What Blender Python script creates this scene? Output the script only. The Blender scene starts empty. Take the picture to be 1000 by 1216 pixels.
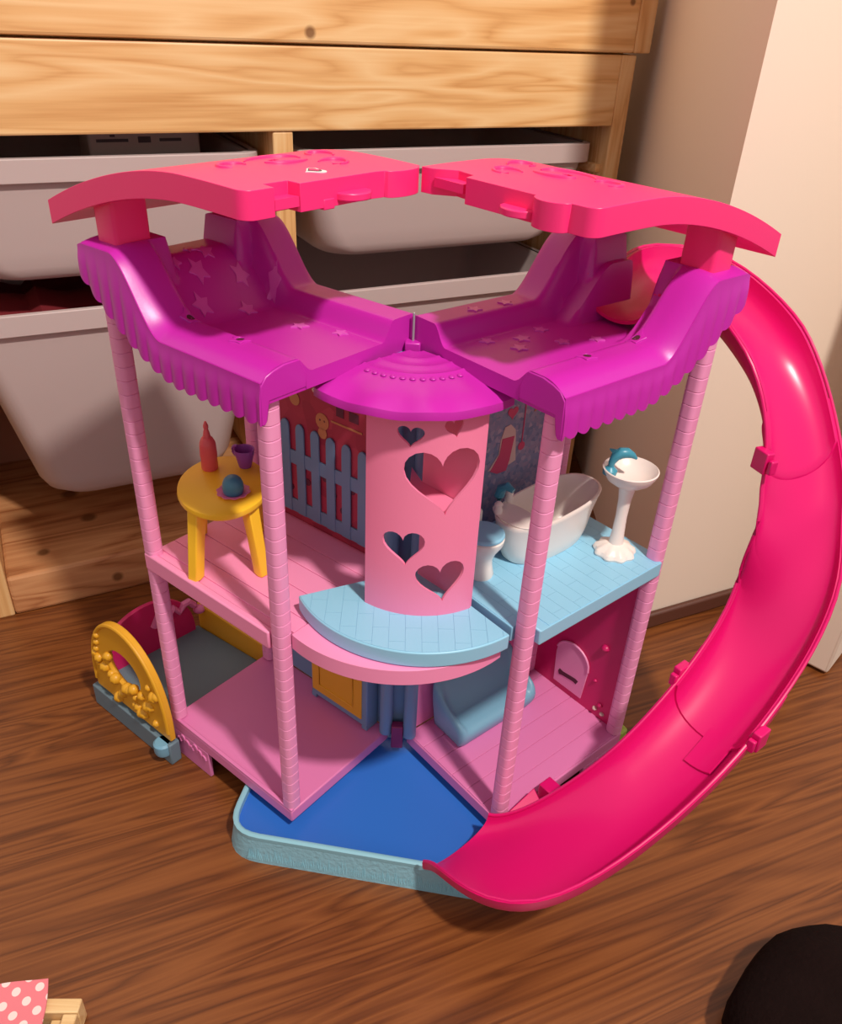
import bpy, bmesh, math, random
from mathutils import Vector, Matrix
R = math.radians
random.seed(7)
scn = bpy.context.scene
col = scn.collection

# ------------------------------------------------------------------ camera
F_PX, PITCH, ROLL = 961.05, 0.5562, 0.0517
cam_d = bpy.data.cameras.new('camera'); cam = bpy.data.objects.new('camera', cam_d); col.objects.link(cam)
cam_d.sensor_fit = 'HORIZONTAL'; cam_d.sensor_width = 36.0; cam_d.lens = F_PX / 1000.0 * 36.0
cam_d.clip_start = 0.01; cam_d.clip_end = 50
_f = Vector((0, math.cos(PITCH), -math.sin(PITCH))); _r = Vector((1, 0, 0)); _u = _r.cross(_f)
_c, _s = math.cos(ROLL), math.sin(ROLL)
_r2 = _c * _r + _s * _u; _u2 = -_s * _r + _c * _u
M4 = Matrix((_r2, _u2, -_f)).transposed().to_4x4(); M4.translation = (0.0058, -0.6228, 0.6304)
cam.matrix_world = M4
scn.camera = cam

# ------------------------------------------------------------------ light
w = bpy.data.worlds.new('room_ambience'); scn.world = w; w.use_nodes = True
w.node_tree.nodes['Background'].inputs[0].default_value = (1.0, 0.88, 0.84, 1)
w.node_tree.nodes['Background'].inputs[1].default_value = 0.50
def lamp(name, loc, energy, colr, rad):
    d = bpy.data.lights.new(name, 'POINT'); d.energy = energy; d.color = colr; d.shadow_soft_size = rad
    o = bpy.data.objects.new(name, d); o.location = loc; col.objects.link(o); return o
lamp('ceiling_lamp', (0.60, -0.98, 1.95), 150, (1.0, 0.88, 0.77), 0.06)
scn.view_settings.view_transform = 'Standard'; scn.view_settings.look = 'None'
scn.view_settings.exposure = 0.0; scn.view_settings.gamma = 1.0; scn.view_settings.use_curve_mapping = False

# ------------------------------------------------------------------ materials
def srgb(r, g, b):
    f = lambda c: (c / 255 / 12.92) if c / 255 <= .04045 else ((c / 255 + .055) / 1.055) ** 2.4
    return (f(r), f(g), f(b), 1)
def mat(name, c, rough=.38, bump=0, bscale=400, var=0.0, spec=.5, sss=0, coat=0):
    m = bpy.data.materials.new(name); m.use_nodes = True; nt = m.node_tree; b = nt.nodes['Principled BSDF']
    cc = srgb(*c); b.inputs['Base Color'].default_value = cc; b.inputs['Roughness'].default_value = rough
    b.inputs['Specular IOR Level'].default_value = spec
    if coat: b.inputs['Coat Weight'].default_value = coat
    if sss:
        b.inputs['Subsurface Weight'].default_value = sss; b.inputs['Subsurface Radius'].default_value = (.004, .002, .002)
    tc = nt.nodes.new('ShaderNodeTexCoord')
    n = nt.nodes.new('ShaderNodeTexNoise'); n.inputs['Scale'].default_value = bscale; n.inputs['Detail'].default_value = 3
    nt.links.new(tc.outputs['Object'], n.inputs['Vector'])
    if var:
        n2 = nt.nodes.new('ShaderNodeTexNoise'); n2.inputs['Scale'].default_value = 35; n2.inputs['Detail'].default_value = 4
        nt.links.new(tc.outputs['Object'], n2.inputs['Vector'])
        mx = nt.nodes.new('ShaderNodeMix'); mx.data_type = 'RGBA'
        mx.inputs[6].default_value = tuple(x * (1 - var) for x in cc[:3]) + (1,)
        mx.inputs[7].default_value = tuple(min(1, x * (1 + var)) for x in cc[:3]) + (1,)
        nt.links.new(n2.outputs['Fac'], mx.inputs[0]); nt.links.new(mx.outputs[2], b.inputs['Base Color'])
    if bump:
        bp = nt.nodes.new('ShaderNodeBump'); bp.inputs['Strength'].default_value = bump; bp.inputs['Distance'].default_value = .001
        nt.links.new(n.outputs['Fac'], bp.inputs['Height']); nt.links.new(bp.outputs['Normal'], b.inputs['Normal'])
    return m
def wood(name, cols, along, across, rough=.45, ang=0, knots=(), bump=.15, warp=.5, ring=9.0):
    """grain runs along the object's local X turned by ang; cols = dark..light ramp"""
    m = bpy.data.materials.new(name); m.use_nodes = True; nt = m.node_tree; b = nt.nodes['Principled BSDF']; L = nt.links.new
    b.inputs['Roughness'].default_value = rough
    tc = nt.nodes.new('ShaderNodeTexCoord'); rot = nt.nodes.new('ShaderNodeMapping'); rot.vector_type = 'POINT'
    rot.inputs['Rotation'].default_value = (0, 0, -ang)
    L(tc.outputs['Object'], rot.inputs['Vector'])
    mp = nt.nodes.new('ShaderNodeMapping'); mp.inputs['Scale'].default_value = (along, across, across); L(rot.outputs[0], mp.inputs['Vector'])
    # large figure: distorted rings
    nz = nt.nodes.new('ShaderNodeTexNoise'); nz.inputs['Scale'].default_value = 1.0; nz.inputs['Detail'].default_value = 2.5; nz.inputs['Distortion'].default_value = warp
    L(mp.outputs[0], nz.inputs['Vector'])
    mul = nt.nodes.new('ShaderNodeMath'); mul.operation = 'MULTIPLY'; mul.inputs[1].default_value = ring; L(nz.outputs['Fac'], mul.inputs[0])
    fr = nt.nodes.new('ShaderNodeMath'); fr.operation = 'PINGPONG'; fr.inputs[1].default_value = .5; L(mul.outputs[0], fr.inputs[0])
    sc2 = nt.nodes.new('ShaderNodeMath'); sc2.operation = 'MULTIPLY'; sc2.inputs[1].default_value = 2.0; L(fr.outputs[0], sc2.inputs[0])
    # fine streaks
    mp2 = nt.nodes.new('ShaderNodeMapping'); mp2.inputs['Scale'].default_value = (along * 4, across * 14, across * 14); L(rot.outputs[0], mp2.inputs['Vector'])
    n2 = nt.nodes.new('ShaderNodeTexNoise'); n2.inputs['Scale'].default_value = 1.0; n2.inputs['Detail'].default_value = 4; L(mp2.outputs[0], n2.inputs['Vector'])
    mixv = nt.nodes.new('ShaderNodeMath'); mixv.operation = 'MULTIPLY_ADD'; mixv.inputs[1].default_value = .55; L(sc2.outputs[0], mixv.inputs[0])
    h = nt.nodes.new('ShaderNodeMath'); h.operation = 'MULTIPLY'; h.inputs[1].default_value = .55; L(n2.outputs['Fac'], h.inputs[0]); L(h.outputs[0], mixv.inputs[2])
    rp = nt.nodes.new('ShaderNodeValToRGB'); L(mixv.outputs[0], rp.inputs[0])
    el = rp.color_ramp.elements
    el[0].position = .15; el[0].color = srgb(*cols[0]); el[1].position = .85; el[1].color = srgb(*cols[-1])
    if len(cols) == 3:
        e = el.new(.45); e.color = srgb(*cols[1])
    out = rp.outputs[0]
    for (kx, ky, kz, kr) in knots:
        vd = nt.nodes.new('ShaderNodeVectorMath'); vd.operation = 'DISTANCE'; vd.inputs[1].default_value = (kx, ky, kz); L(tc.outputs['Object'], vd.inputs[0])
        mr = nt.nodes.new('ShaderNodeMapRange'); mr.inputs[1].default_value = kr * .5; mr.inputs[2].default_value = kr; mr.inputs[3].default_value = .8; mr.inputs[4].default_value = 0; L(vd.outputs['Value'], mr.inputs[0])
        mx = nt.nodes.new('ShaderNodeMix'); mx.data_type = 'RGBA'; L(mr.outputs[0], mx.inputs[0]); L(out, mx.inputs[6]); mx.inputs[7].default_value = srgb(105, 62, 28); out = mx.outputs[2]
    L(out, b.inputs['Base Color'])
    bp = nt.nodes.new('ShaderNodeBump'); bp.inputs['Strength'].default_value = bump; bp.inputs['Distance'].default_value = .001; L(mixv.outputs[0], bp.inputs['Height']); L(bp.outputs[0], b.inputs['Normal'])
    return m
def speck(name, cols, scale, rough=.45):
    m = bpy.data.materials.new(name); m.use_nodes = True; nt = m.node_tree; b = nt.nodes['Principled BSDF']; L = nt.links.new
    b.inputs['Roughness'].default_value = rough
    tc = nt.nodes.new('ShaderNodeTexCoord'); v = nt.nodes.new('ShaderNodeTexVoronoi'); v.inputs['Scale'].default_value = scale; L(tc.outputs['Object'], v.inputs['Vector'])
    sp = nt.nodes.new('ShaderNodeSeparateColor'); L(v.outputs['Color'], sp.inputs[0])
    rp = nt.nodes.new('ShaderNodeValToRGB'); L(sp.outputs[0], rp.inputs[0]); el = rp.color_ramp.elements
    el[0].color = srgb(*cols[0]); el[1].color = srgb(*cols[-1])
    for i, c in enumerate(cols[1:-1]): e = el.new((i + 1) / (len(cols) - 1)); e.color = srgb(*c)
    L(rp.outputs[0], b.inputs['Base Color']); return m

MT = dict(
    post=mat('soft_pink_plastic', (240, 156, 204), .42),
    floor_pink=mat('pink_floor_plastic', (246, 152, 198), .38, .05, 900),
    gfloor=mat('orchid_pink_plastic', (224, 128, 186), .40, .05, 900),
    hot=mat('hot_pink_plastic', (250, 48, 128), .36, .04, 700),
    purple=mat('purple_plastic', (194, 40, 174), .34, .03, 500),
    slide=mat('magenta_pink_plastic', (222, 16, 112), .30),
    blue=mat('sky_blue_plastic', (146, 206, 236), .40),
    slate=mat('slate_blue_plastic', (112, 146, 184), .45),
    grey=mat('grey_blue_plastic', (104, 128, 142), .55),
    sofa=mat('pale_blue_plastic', (118, 172, 200), .42, .05, 600),
    tower=mat('rose_pink_plastic', (250, 138, 180), .38, .08, 350),
    magenta=mat('raspberry_plastic', (206, 30, 106), .36),
    yellow=mat('yellow_plastic', (252, 200, 50), .36),
    gold=mat('ochre_yellow_plastic', (226, 168, 40), .40),
    red=mat('coral_red_plastic', (230, 92, 100), .35),
    cup=mat('violet_plastic', (150, 70, 160), .35),
    plate=mat('lilac_pink_plastic', (226, 120, 176), .4),
    ball=mat('teal_blue_plastic', (70, 128, 158), .3),
    white=mat('white_plastic', (244, 234, 228), .30),
    teal=mat('dolphin_blue_plastic', (66, 152, 178), .35),
    water=mat('royal_blue_plastic', (48, 112, 206), .33, .04, 200),
    rim=mat('pale_aqua_plastic', (136, 186, 204), .48, .9, 260),
    rimtop=mat('aqua_rim_plastic', (140, 196, 214), .40),
    bin=mat('translucent_white_bin_plastic', (198, 182, 182), .45, sss=.15),
    wall=mat('cream_wall_paint', (238, 222, 206), .75, .06, 300),
    skirting=mat('dark_skirting_wood', (92, 54, 42), .5, .1, 80),
    green=mat('lime_plastic', (168, 196, 80), .4),
    pinkshade=mat('shaded_pink_plastic', (132, 36, 92), .45),  # floor pink with shade mixed into the colour, for the hinge bracket
    dark=mat('dark_brown_knit', (24, 13, 12), .95, 1.0, 250, .3, spec=.1),
    slotshade=mat('slot_shade_plastic', (80, 30, 50), .6),  # flat dark colour painting the shade inside slot and peg holes
    redfab=mat('dark_red_fabric', (120, 24, 36), .8),
    card=mat('white_card', (216, 196, 186), .6),
    ink=mat('grey_print_ink', (96, 82, 84), .6),
    backp=mat('brown_back_board', (176, 122, 100), .7, .1, 60),
    chrome=mat('steel_pin', (150, 150, 155), .25),
    redwall=speck('berry_printed_wall', [(150, 40, 70), (180, 56, 84), (166, 48, 78), (190, 66, 92)], 60),
    bluewall=speck('speckled_blue_printed_wall', [(110, 122, 160), (136, 146, 180), (158, 148, 178), (120, 134, 172), (182, 168, 190)], 260),
    cream=mat('cream_print', (226, 196, 190), .5), pinkprint=mat('pink_print', (214, 74, 118), .5),
    hedge=mat('dark_print', (96, 40, 66), .55), sticker=mat('white_sticker', (240, 236, 236), .4), lilac=mat('lilac_print', (150, 120, 168), .5),
    tan=mat('tan_print', (196, 130, 90), .5), star=mat('purple_star_highlight', (214, 92, 198), .30),  # star purple lightened to paint in the highlights on the embossing
)
PINE = [(208, 154, 94), (230, 184, 124), (240, 204, 150)]
MT['pine'] = wood('pine_wood', PINE, 2.2, 22, ring=7)
MT['pinev'] = wood('pine_wood_upright', PINE, 2.2, 30, ring=6, ang=0)
MT['pine_low'] = wood('pine_wood_bottom_board', [(150, 88, 50), (198, 138, 92), (216, 160, 112)], 2.5, 20, ring=6, knots=[(-.30, .02, .027, .013), (-.285, -.05, .027, .012), (-.27, -.15, -.005, .008), (-.345, -.11, .027, .009)])
MT['oak'] = wood('oak_laminate', [(82, 42, 17), (112, 62, 28), (134, 79, 38)], 1.7, 30, rough=.36, ang=R(24), bump=.08, warp=1.2, ring=7)
MT['toywood'] = wood('pale_toy_wood', [(214, 170, 112), (236, 204, 150)], 6, 90, ring=5)
def polka(name, base, dot, sc):
    m = bpy.data.materials.new(name); m.use_nodes = True; nt = m.node_tree; b = nt.nodes['Principled BSDF']; L = nt.links.new
    b.inputs['Roughness'].default_value = .85
    tc = nt.nodes.new('ShaderNodeTexCoord'); mp = nt.nodes.new('ShaderNodeMapping'); mp.inputs['Scale'].default_value = (sc, sc, 0); mp.inputs['Rotation'].default_value = (0, 0, R(30)); L(tc.outputs['Object'], mp.inputs[0])
    v = nt.nodes.new('ShaderNodeTexVoronoi'); v.inputs['Randomness'].default_value = .0; v.inputs['Scale'].default_value = 1; L(mp.outputs[0], v.inputs['Vector'])
    lt = nt.nodes.new('ShaderNodeMath'); lt.operation = 'LESS_THAN'; lt.inputs[1].default_value = .27; L(v.outputs['Distance'], lt.inputs[0])
    mx = nt.nodes.new('ShaderNodeMix'); mx.data_type = 'RGBA'; mx.inputs[6].default_value = srgb(*base); mx.inputs[7].default_value = srgb(*dot); L(lt.outputs[0], mx.inputs[0]); L(mx.outputs[2], b.inputs['Base Color'])
    return m
MT['polka'] = polka('pink_polka_dot_cotton', (232, 128, 140), (252, 222, 220), 90)

# ------------------------------------------------------------------ helpers
class MB:
    def __init__(s): s.v = []; s.f = []
    def add(s, vs, fs):
        o = len(s.v); s.v += [tuple(x) for x in vs]; s.f += [tuple(i + o for i in f) for f in fs]; return s
    def hexa(s, p8):   # 4 bottom, 4 top
        return s.add(p8, [(3, 2, 1, 0), (4, 5, 6, 7), (0, 1, 5, 4), (1, 2, 6, 5), (2, 3, 7, 6), (3, 0, 4, 7)])
    def box(s, T, u0, u1, v0, v1, z0, z1):
        return s.hexa([T(u0, v0, z0), T(u1, v0, z0), T(u1, v1, z0), T(u0, v1, z0), T(u0, v0, z1), T(u1, v0, z1), T(u1, v1, z1), T(u0, v1, z1)])
    def loft(s, rings, cap0=True, cap1=True, closed=True):
        n = len(rings[0]); vs = [p for r in rings for p in r]; fs = []
        for i in range(len(rings) - 1):
            for j in range(n if closed else n - 1):
                k = (j + 1) % n; fs.append((i * n + j, i * n + k, (i + 1) * n + k, (i + 1) * n + j))
        if cap0: fs.append(tuple(range(n))[::-1])
        if cap1: fs.append(tuple((len(rings) - 1) * n + j for j in range(n)))
        return s.add(vs, fs)
    def lathe(s, c, prof, n=24, sx=1, sy=1, cap0=True, cap1=True):
        return s.loft([[(c[0] + r * sx * math.cos(2 * math.pi * j / n), c[1] + r * sy * math.sin(2 * math.pi * j / n), c[2] + z) for j in range(n)] for r, z in prof], cap0, cap1)
    def tube(s, pts, r, n=10):
        pts = [Vector(p) for p in pts]; rings = []; up = Vector((0, 0, 1))
        for i, p in enumerate(pts):
            t = (pts[min(i + 1, len(pts) - 1)] - pts[max(i - 1, 0)]).normalized()
            a = t.cross(up); a = a.normalized() if a.length > 1e-4 else Vector((1, 0, 0)); b = a.cross(t)
            rr = r[i] if isinstance(r, (list, tuple)) else r
            rings.append([p + a * rr * math.cos(2 * math.pi * j / n) + b * rr * math.sin(2 * math.pi * j / n) for j in range(n)])
        return s.loft(rings)
    def ball(s, c, rx, ry, rz, n=14, m=8, z0=-1.0):
        prof = []
        a0 = math.asin(max(-1, z0))
        for i in range(m + 1):
            a = a0 + (math.pi / 2 - a0) * i / m; prof.append((max(1e-5, math.cos(a)), math.sin(a)))
        return s.loft([[(c[0] + rx * r * math.cos(2 * math.pi * j / n), c[1] + ry * r * math.sin(2 * math.pi * j / n), c[2] + rz * z) for j in range(n)] for r, z in prof])
    def plate(s, outline, T, t, holes=(), cx=(), cy=()):
        """flat outline with holes, cut along grid lines, mapped by T(x, y, depth) and closed to thickness t"""
        bm = bmesh.new(); edges = []
        for loop in [outline] + list(holes):
            vs = [bm.verts.new((x, y, 0)) for x, y in loop]
            edges += [bm.edges.new((vs[i], vs[(i + 1) % len(vs)])) for i in range(len(vs))]
        bmesh.ops.triangle_fill(bm, use_beauty=True, use_dissolve=False, edges=edges, normal=(0, 0, 1))
        for x in cx: bmesh.ops.bisect_plane(bm, geom=bm.verts[:] + bm.edges[:] + bm.faces[:], dist=1e-7, plane_co=(x, 0, 0), plane_no=(1, 0, 0))
        for y in cy: bmesh.ops.bisect_plane(bm, geom=bm.verts[:] + bm.edges[:] + bm.faces[:], dist=1e-7, plane_co=(0, y, 0), plane_no=(0, 1, 0))
        bm.verts.index_update(); n = len(bm.verts)
        vs = [T(v.co.x, v.co.y, 0) for v in bm.verts] + [T(v.co.x, v.co.y, t) for v in bm.verts]
        fs = [tuple(v.index for v in f.verts) for f in bm.faces]; fs += [tuple(i + n for i in reversed(f)) for f in fs]
        for e in bm.edges:
            if len(e.link_faces) == 1: a, b = e.verts[0].index, e.verts[1].index; fs.append((a, b, b + n, a + n))
        bm.free(); return s.add(vs, fs)
    def mesh(s, name, m, org=(0, 0, 0), smooth=35, merge=True):
        me = bpy.data.meshes.new(name); o = Vector(org)
        me.from_pydata([Vector(v) - o for v in s.v], [], s.f)
        bm = bmesh.new(); bm.from_mesh(me)
        if merge: bmesh.ops.remove_doubles(bm, verts=bm.verts, dist=1e-6)
        bmesh.ops.recalc_face_normals(bm, faces=bm.faces); bm.to_mesh(me); bm.free()
        me.materials.append(m)
        if smooth:
            for p in me.polygons: p.use_smooth = True
            me.set_sharp_from_angle(angle=R(smooth))
        return me
def put(name, mb, m, parent=None, bevel=0, org=None, smooth=35, label=None, seg=2, rz=0):
    """world-space mesh -> object; org is the object's own origin (world)"""
    po = Vector(parent['_w']) if parent is not None else Vector((0, 0, 0))
    wo = Vector(org) if org is not None else po
    o = bpy.data.objects.new(name, mb.mesh(name, MT[m] if isinstance(m, str) else m, wo, smooth))
    col.objects.link(o); o.location = wo - po
    if parent is not None: o.parent = parent
    o['_w'] = tuple(wo)
    if label: o['label'] = label
    if bevel:
        b = o.modifiers.new('bevel', 'BEVEL'); b.width = bevel; b.segments = seg; b.limit_method = 'ANGLE'; b.angle_limit = R(40)
    return o
def inst(name, src, parent, wloc, rz=0):
    o = bpy.data.objects.new(name, src.data); col.objects.link(o)
    for md in src.modifiers:
        n = o.modifiers.new(md.name, md.type); n.width = md.width; n.segments = md.segments; n.limit_method = md.limit_method; n.angle_limit = md.angle_limit
    o.parent = parent; o.location = Vector(wloc) - Vector(parent['_w']); o.rotation_euler.z = rz; o['_w'] = tuple(wloc); return o
def thing(name, loc, label, cat, group=None):
    o = bpy.data.objects.new(name, None); col.objects.link(o); o.location = loc; o['_w'] = tuple(loc); o.empty_display_size = .02
    o['label'] = label; o['category'] = cat
    if group: o['group'] = group
    return o
def tag(o, label, cat, group=None):
    o['label'] = label; o['category'] = cat
    if group: o['group'] = group
    return o
def struct(o): o['kind'] = 'structure'; return o
def W(x, y, z): return (x, y, z)
def ss(t): t = max(0.0, min(1.0, t)); return t * t * (3 - 2 * t)
def rrect(x0, x1, y0, y1, r, n=5):
    pts = []
    for cx, cy, a in ((x1 - r, y1 - r, 0), (x0 + r, y1 - r, 90), (x0 + r, y0 + r, 180), (x1 - r, y0 + r, 270)):
        pts += [(cx + r * math.cos(R(a + 90 * i / n)), cy + r * math.sin(R(a + 90 * i / n))) for i in range(n + 1)]
    return pts
def heart(cx, cy, wd, ht, rot=0, n=36):
    pts = []
    for i in range(n):
        t = 2 * math.pi * i / n
        x = 16 * math.sin(t) ** 3 / 32 * wd; y = (13 * math.cos(t) - 5 * math.cos(2 * t) - 2 * math.cos(3 * t) - math.cos(4 * t) + 2.5) / 29 * ht
        pts.append((cx + x * math.cos(rot) - y * math.sin(rot), cy + x * math.sin(rot) + y * math.cos(rot)))
    return pts
def star(cx, cy, r, rot=0, k=.5, n=5):
    return [(cx + (r if i % 2 == 0 else r * k) * math.cos(rot + math.pi * i / n), cy + (r if i % 2 == 0 else r * k) * math.sin(rot + math.pi * i / n)) for i in range(2 * n)]
def clip(poly, clipper):
    """Sutherland-Hodgman, clipper convex counter-clockwise"""
    out = poly
    for i in range(len(clipper)):
        ax, ay = clipper[i]; bx, by = clipper[(i + 1) % len(clipper)]; inp = out; out = []
        side = lambda p: (bx - ax) * (p[1] - ay) - (by - ay) * (p[0] - ax)
        for j in range(len(inp)):
            p, q = inp[j], inp[(j + 1) % len(inp)]; sp, sq = side(p), side(q)
            if sp >= 0: out.append(p)
            if sp * sq < 0: t = sp / (sp - sq); out.append((p[0] + (q[0] - p[0]) * t, p[1] + (q[1] - p[1]) * t))
        if not out: return []
    return out

# ------------------------------------------------------------------ the room
fl = MB().box(W, -2.6, 2.6, -2.4, 1.8, -.03, 0)
struct(put('floor', fl, 'oak', smooth=0))
SP = Vector((-.401, .149)); SD = Vector((.8787, .4773)).normalized(); SB = Vector((-SD.y, SD.x))   # along / back of the shelf front
def SH(al, dp, z): q = SP + SD * al + SB * dp; return (q.x, q.y, z)
WC = Vector((.268, .146)); WD = Vector((math.cos(R(26.2)), math.sin(R(26.2)))); WB = Vector((-WD.y, WD.x))
def WL(al, dp, z): q = WC + WD * al + WB * dp; return (q.x, q.y, z)
q2 = WL(1.7, 0, 0); q3 = WL(1.7, .5, 0)
wp = [(WC.x, WC.y), (q2[0], q2[1]), (q3[0], q3[1]), (.258, 1.05)]
struct(put('wall_right', MB().hexa([(x, y, 0) for x, y in wp] + [(x, y, 2.3) for x, y in wp]), 'wall', smooth=0))
struct(put('baseboard_right', MB().box(WL, .0, 1.6, -.008, 0, 0, .022), 'skirting', bevel=.003))
struct(put('wall_back', MB().box(SH, -1.6, .93, .33, .40, 0, 2.3), 'wall', smooth=0))
d0 = Vector((.457, .099)); dd = Vector((.664, .748)); dn = Vector((.748, -.664))
def DR(al, dp, z): q = d0 + dd * al + dn * dp; return (q.x, q.y, z)
struct(put('door_1', MB().box(DR, 0, .27, 0, .03, .004, 2.0), 'wall', bevel=.003))

# ------------------------------------------------------------------ storage shelf and bins
def lbox(T, name, u0, u1, v0, v1, z0, z1, m, parent, bevel=.002, ang=None, **k):
    """box whose object axes follow the board (so the grain does too)"""
    c = Vector(T((u0 + u1) / 2, (v0 + v1) / 2, (z0 + z1) / 2)); X = (Vector(T(1, 0, 0)) - Vector(T(0, 0, 0))).normalized(); rz = math.atan2(X.y, X.x)
    a, b, h = (u1 - u0) / 2, (v1 - v0) / 2, (z1 - z0) / 2
    mb = MB().box(W, -a, a, -b, b, -h, h)
    me = mb.mesh(name, MT[m], (0, 0, 0), 0)
    o = bpy.data.objects.new(name, me); col.objects.link(o); o['_w'] = tuple(c); o.rotation_euler.z = rz
    if parent is not None: o.parent = parent; o.location = c - Vector(parent['_w'])
    else: o.location = c
    bv = o.modifiers.new('bevel', 'BEVEL'); bv.width = bevel; bv.segments = 2
    return o
def upright(T, name, u0, u1, v0, v1, z0, z1, parent, bevel=.002):
    """vertical board: mesh built lying along X, then stood up, so the grain runs up it"""
    c = Vector(T((u0 + u1) / 2, (v0 + v1) / 2, (z0 + z1) / 2)); X = (Vector(T(1, 0, 0)) - Vector(T(0, 0, 0))).normalized(); rz = math.atan2(X.y, X.x)
    a, b, h = (u1 - u0) / 2, (v1 - v0) / 2, (z1 - z0) / 2
    me = MB().box(W, -h, h, -b, b, -a, a).mesh(name, MT['pinev'], (0, 0, 0), 0)
    o = bpy.data.objects.new(name, me); col.objects.link(o); o['_w'] = tuple(c)
    o.rotation_mode = 'QUATERNION'; o.rotation_quaternion = (Matrix.Rotation(rz, 3, 'Z') @ Matrix.Rotation(R(-90), 3, 'Y')).to_quaternion()
    o.parent = parent; o.location = c - Vector(parent['_w'])
    bv = o.modifiers.new('bevel', 'BEVEL'); bv.width = bevel; bv.segments = 2
    return o
ZT = .594
shelf = thing('storage_shelf', SH(.27, .15, 0), 'pine storage shelf with runners holding white plastic bins', 'shelf')
lbox(SH, 'top_rail', -.075, .703, 0, .02, .517, ZT, 'pine', shelf)
lbox(SH, 'top_board', -.075, .703, .02, .30, ZT - .02, ZT, 'pine', shelf)
lbox(SH, 'bottom_board', -.075, .703, 0, .30, 0, .053, 'pine_low', shelf, .004)
lbox(SH, 'back_panel', -.075, .703, .292, .30, .053, ZT - .02, 'backp', shelf)
upright(SH, 'side_panel', .703, .725, 0, .30, 0, ZT, shelf)
upright(SH, 'side_panel', -.097, -.075, 0, .30, 0, ZT, shelf)
upright(SH, 'divider', .269, .291, .002, .292, .053, .517, shelf)
for al in (.695, .283 + .008, .261, -.075):
    for z in (.472, .326):
        lbox(SH, 'runner', al, al + .008, .01, .29, z - .010, z, 'pine', shelf, .001)
kb = MB(); 
for rr, dz in ((.012, 0),): 
    c = SH(-.0, .2915, .405); X = Vector(SH(1, 0, 0)) - Vector(SH(0, 0, 0)); ring = []
    for dpt, r2 in ((.0, .013), (-.003, .013), (-.003, .009), (-.001, .009)):
        ring.append([(c[0] + X.x * r2 * math.cos(2 * math.pi * j / 20) + SB.x * dpt, c[1] + X.y * r2 * math.cos(2 * math.pi * j / 20) + SB.y * dpt, c[2] + r2 * math.sin(2 * math.pi * j / 20)) for j in range(20)])
    kb.loft(ring)
put('round_plug', kb, 'backp', shelf)
upper = thing('wooden_bench', SH(.27, .15, ZT), 'pine board unit resting on top of the storage shelf', 'bench')
kn = SH(.3, 0, 0)
o = lbox(SH, 'front_board', -.11, .716, -.004, .018, ZT + .002, ZT + .125, 'pine', upper, .003)
kw = wood('pine_wood_knotty', PINE, 2.0, 20, ring=6, knots=[(.007, -.011, -.052, .007), (.40, -.011, -.01, .005)])
o.data.materials[0] = kw
upright(SH, 'side_panel', .716, .741, -.004, .30, ZT + .002, ZT + .125, upper)
lbox(SH, 'foot_strip', -.10, .72, .02, .29, ZT, ZT + .012, 'pine', upper, .001)

def bin_(al0, al1, zt, zb, label, group, dep=(.012, .285)):
    cx, cy = (al0 + al1) / 2, (dep[0] + dep[1]) / 2; a, b = (al1 - al0) / 2, (dep[1] - dep[0]) / 2
    t = thing('storage_bin', SH(cx, cy, zb), label, 'storage bin', group)
    def ring(ins, z, r): return [SH(cx + x, cy + y, z) for x, y in rrect(-a + ins, a - ins, -b + ins * .6, b - ins * .6, r, 8)]
    mb = MB(); h = zt - zb; tp = .036 if h < .15 else .066
    rings = [ring(tp + .008, zb + .004, .03), ring(.016, zt - .002, .02), ring(.014, zt, .02), ring(.009, zt, .02)]
    body = [ring(.009, zt, .02), ring(.010, zt - .020, .02), ring(.012, zt - .03, .02), ring(tp * .75, zb + .03, .03), ring(tp * .85, zb + .014, .035), ring(tp * 1.0, zb + .005, .04), ring(tp * 1.25, zb, .04)]
    put('bin_body', MB().loft(rings[:-1] + body, True, True), 'bin', t, smooth=50)
    put('bin_rim', MB().loft([ring(.008, zt - .020, .021), ring(0, zt - .021, .024), ring(-.0, zt + .001, .024), ring(.009, zt + .0015, .021)], False, False), 'bin', t, bevel=.001)
    return t
bin_(-.066, .261, .495, .378, 'shallow white bin in the upper row with a card box lying in it', 'shallow white bins in the upper row')
bin_(.299, .695, .495, .376, 'shallow white bin in the upper row at the cream wall end', 'shallow white bins in the upper row')
bin_(-.066, .261, .350, .112, 'deep white bin in the lower row with dark red cloth showing at its rim', 'deep white bins in the lower row')
bin_(.299, .695, .340, .112, 'deep white bin in the lower row behind the dollhouse', 'deep white bins in the lower row')
bx = thing('card_box', SH(.17, .12, .43), 'pale card box with dark print lying in the upper bin', 'box')
put('box_body', MB().box(SH, .10, .215, .09, .17, .44, .508), 'card', bx, bevel=.003)
for x0, x1, z0, z1 in ((.108, .140, .498, .501), (.150, .163, .497, .503), (.172, .195, .498, .501), (.122, .127, .503, .505)):
    put('printed_mark', MB().box(SH, x0, x1, .0893, .09, z0, z1), 'ink', bx)
clo = MB(); nx, ny = 26, 12; vs = []
for j in range(ny):
    for i in range(nx):
        x = -.045 + .285 * i / (nx - 1); y = .04 + .21 * j / (ny - 1)
        vs.append(SH(x, y, .322 + .012 * math.sin(x * 31 + y * 17) + .010 * math.sin(x * 13 - y * 40) + (.012 if .2 < i / nx < .8 else 0)))
clo.add(vs, [(j * nx + i, j * nx + i + 1, (j + 1) * nx + i + 1, (j + 1) * nx + i) for j in range(ny - 1) for i in range(nx - 1)])
n0 = len(clo.v); vs2 = [(x, y, z - .05) for x, y, z in clo.v]; fs = [(a + n0, b + n0, c + n0, d + n0) for a, b, c, d in clo.f]
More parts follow.
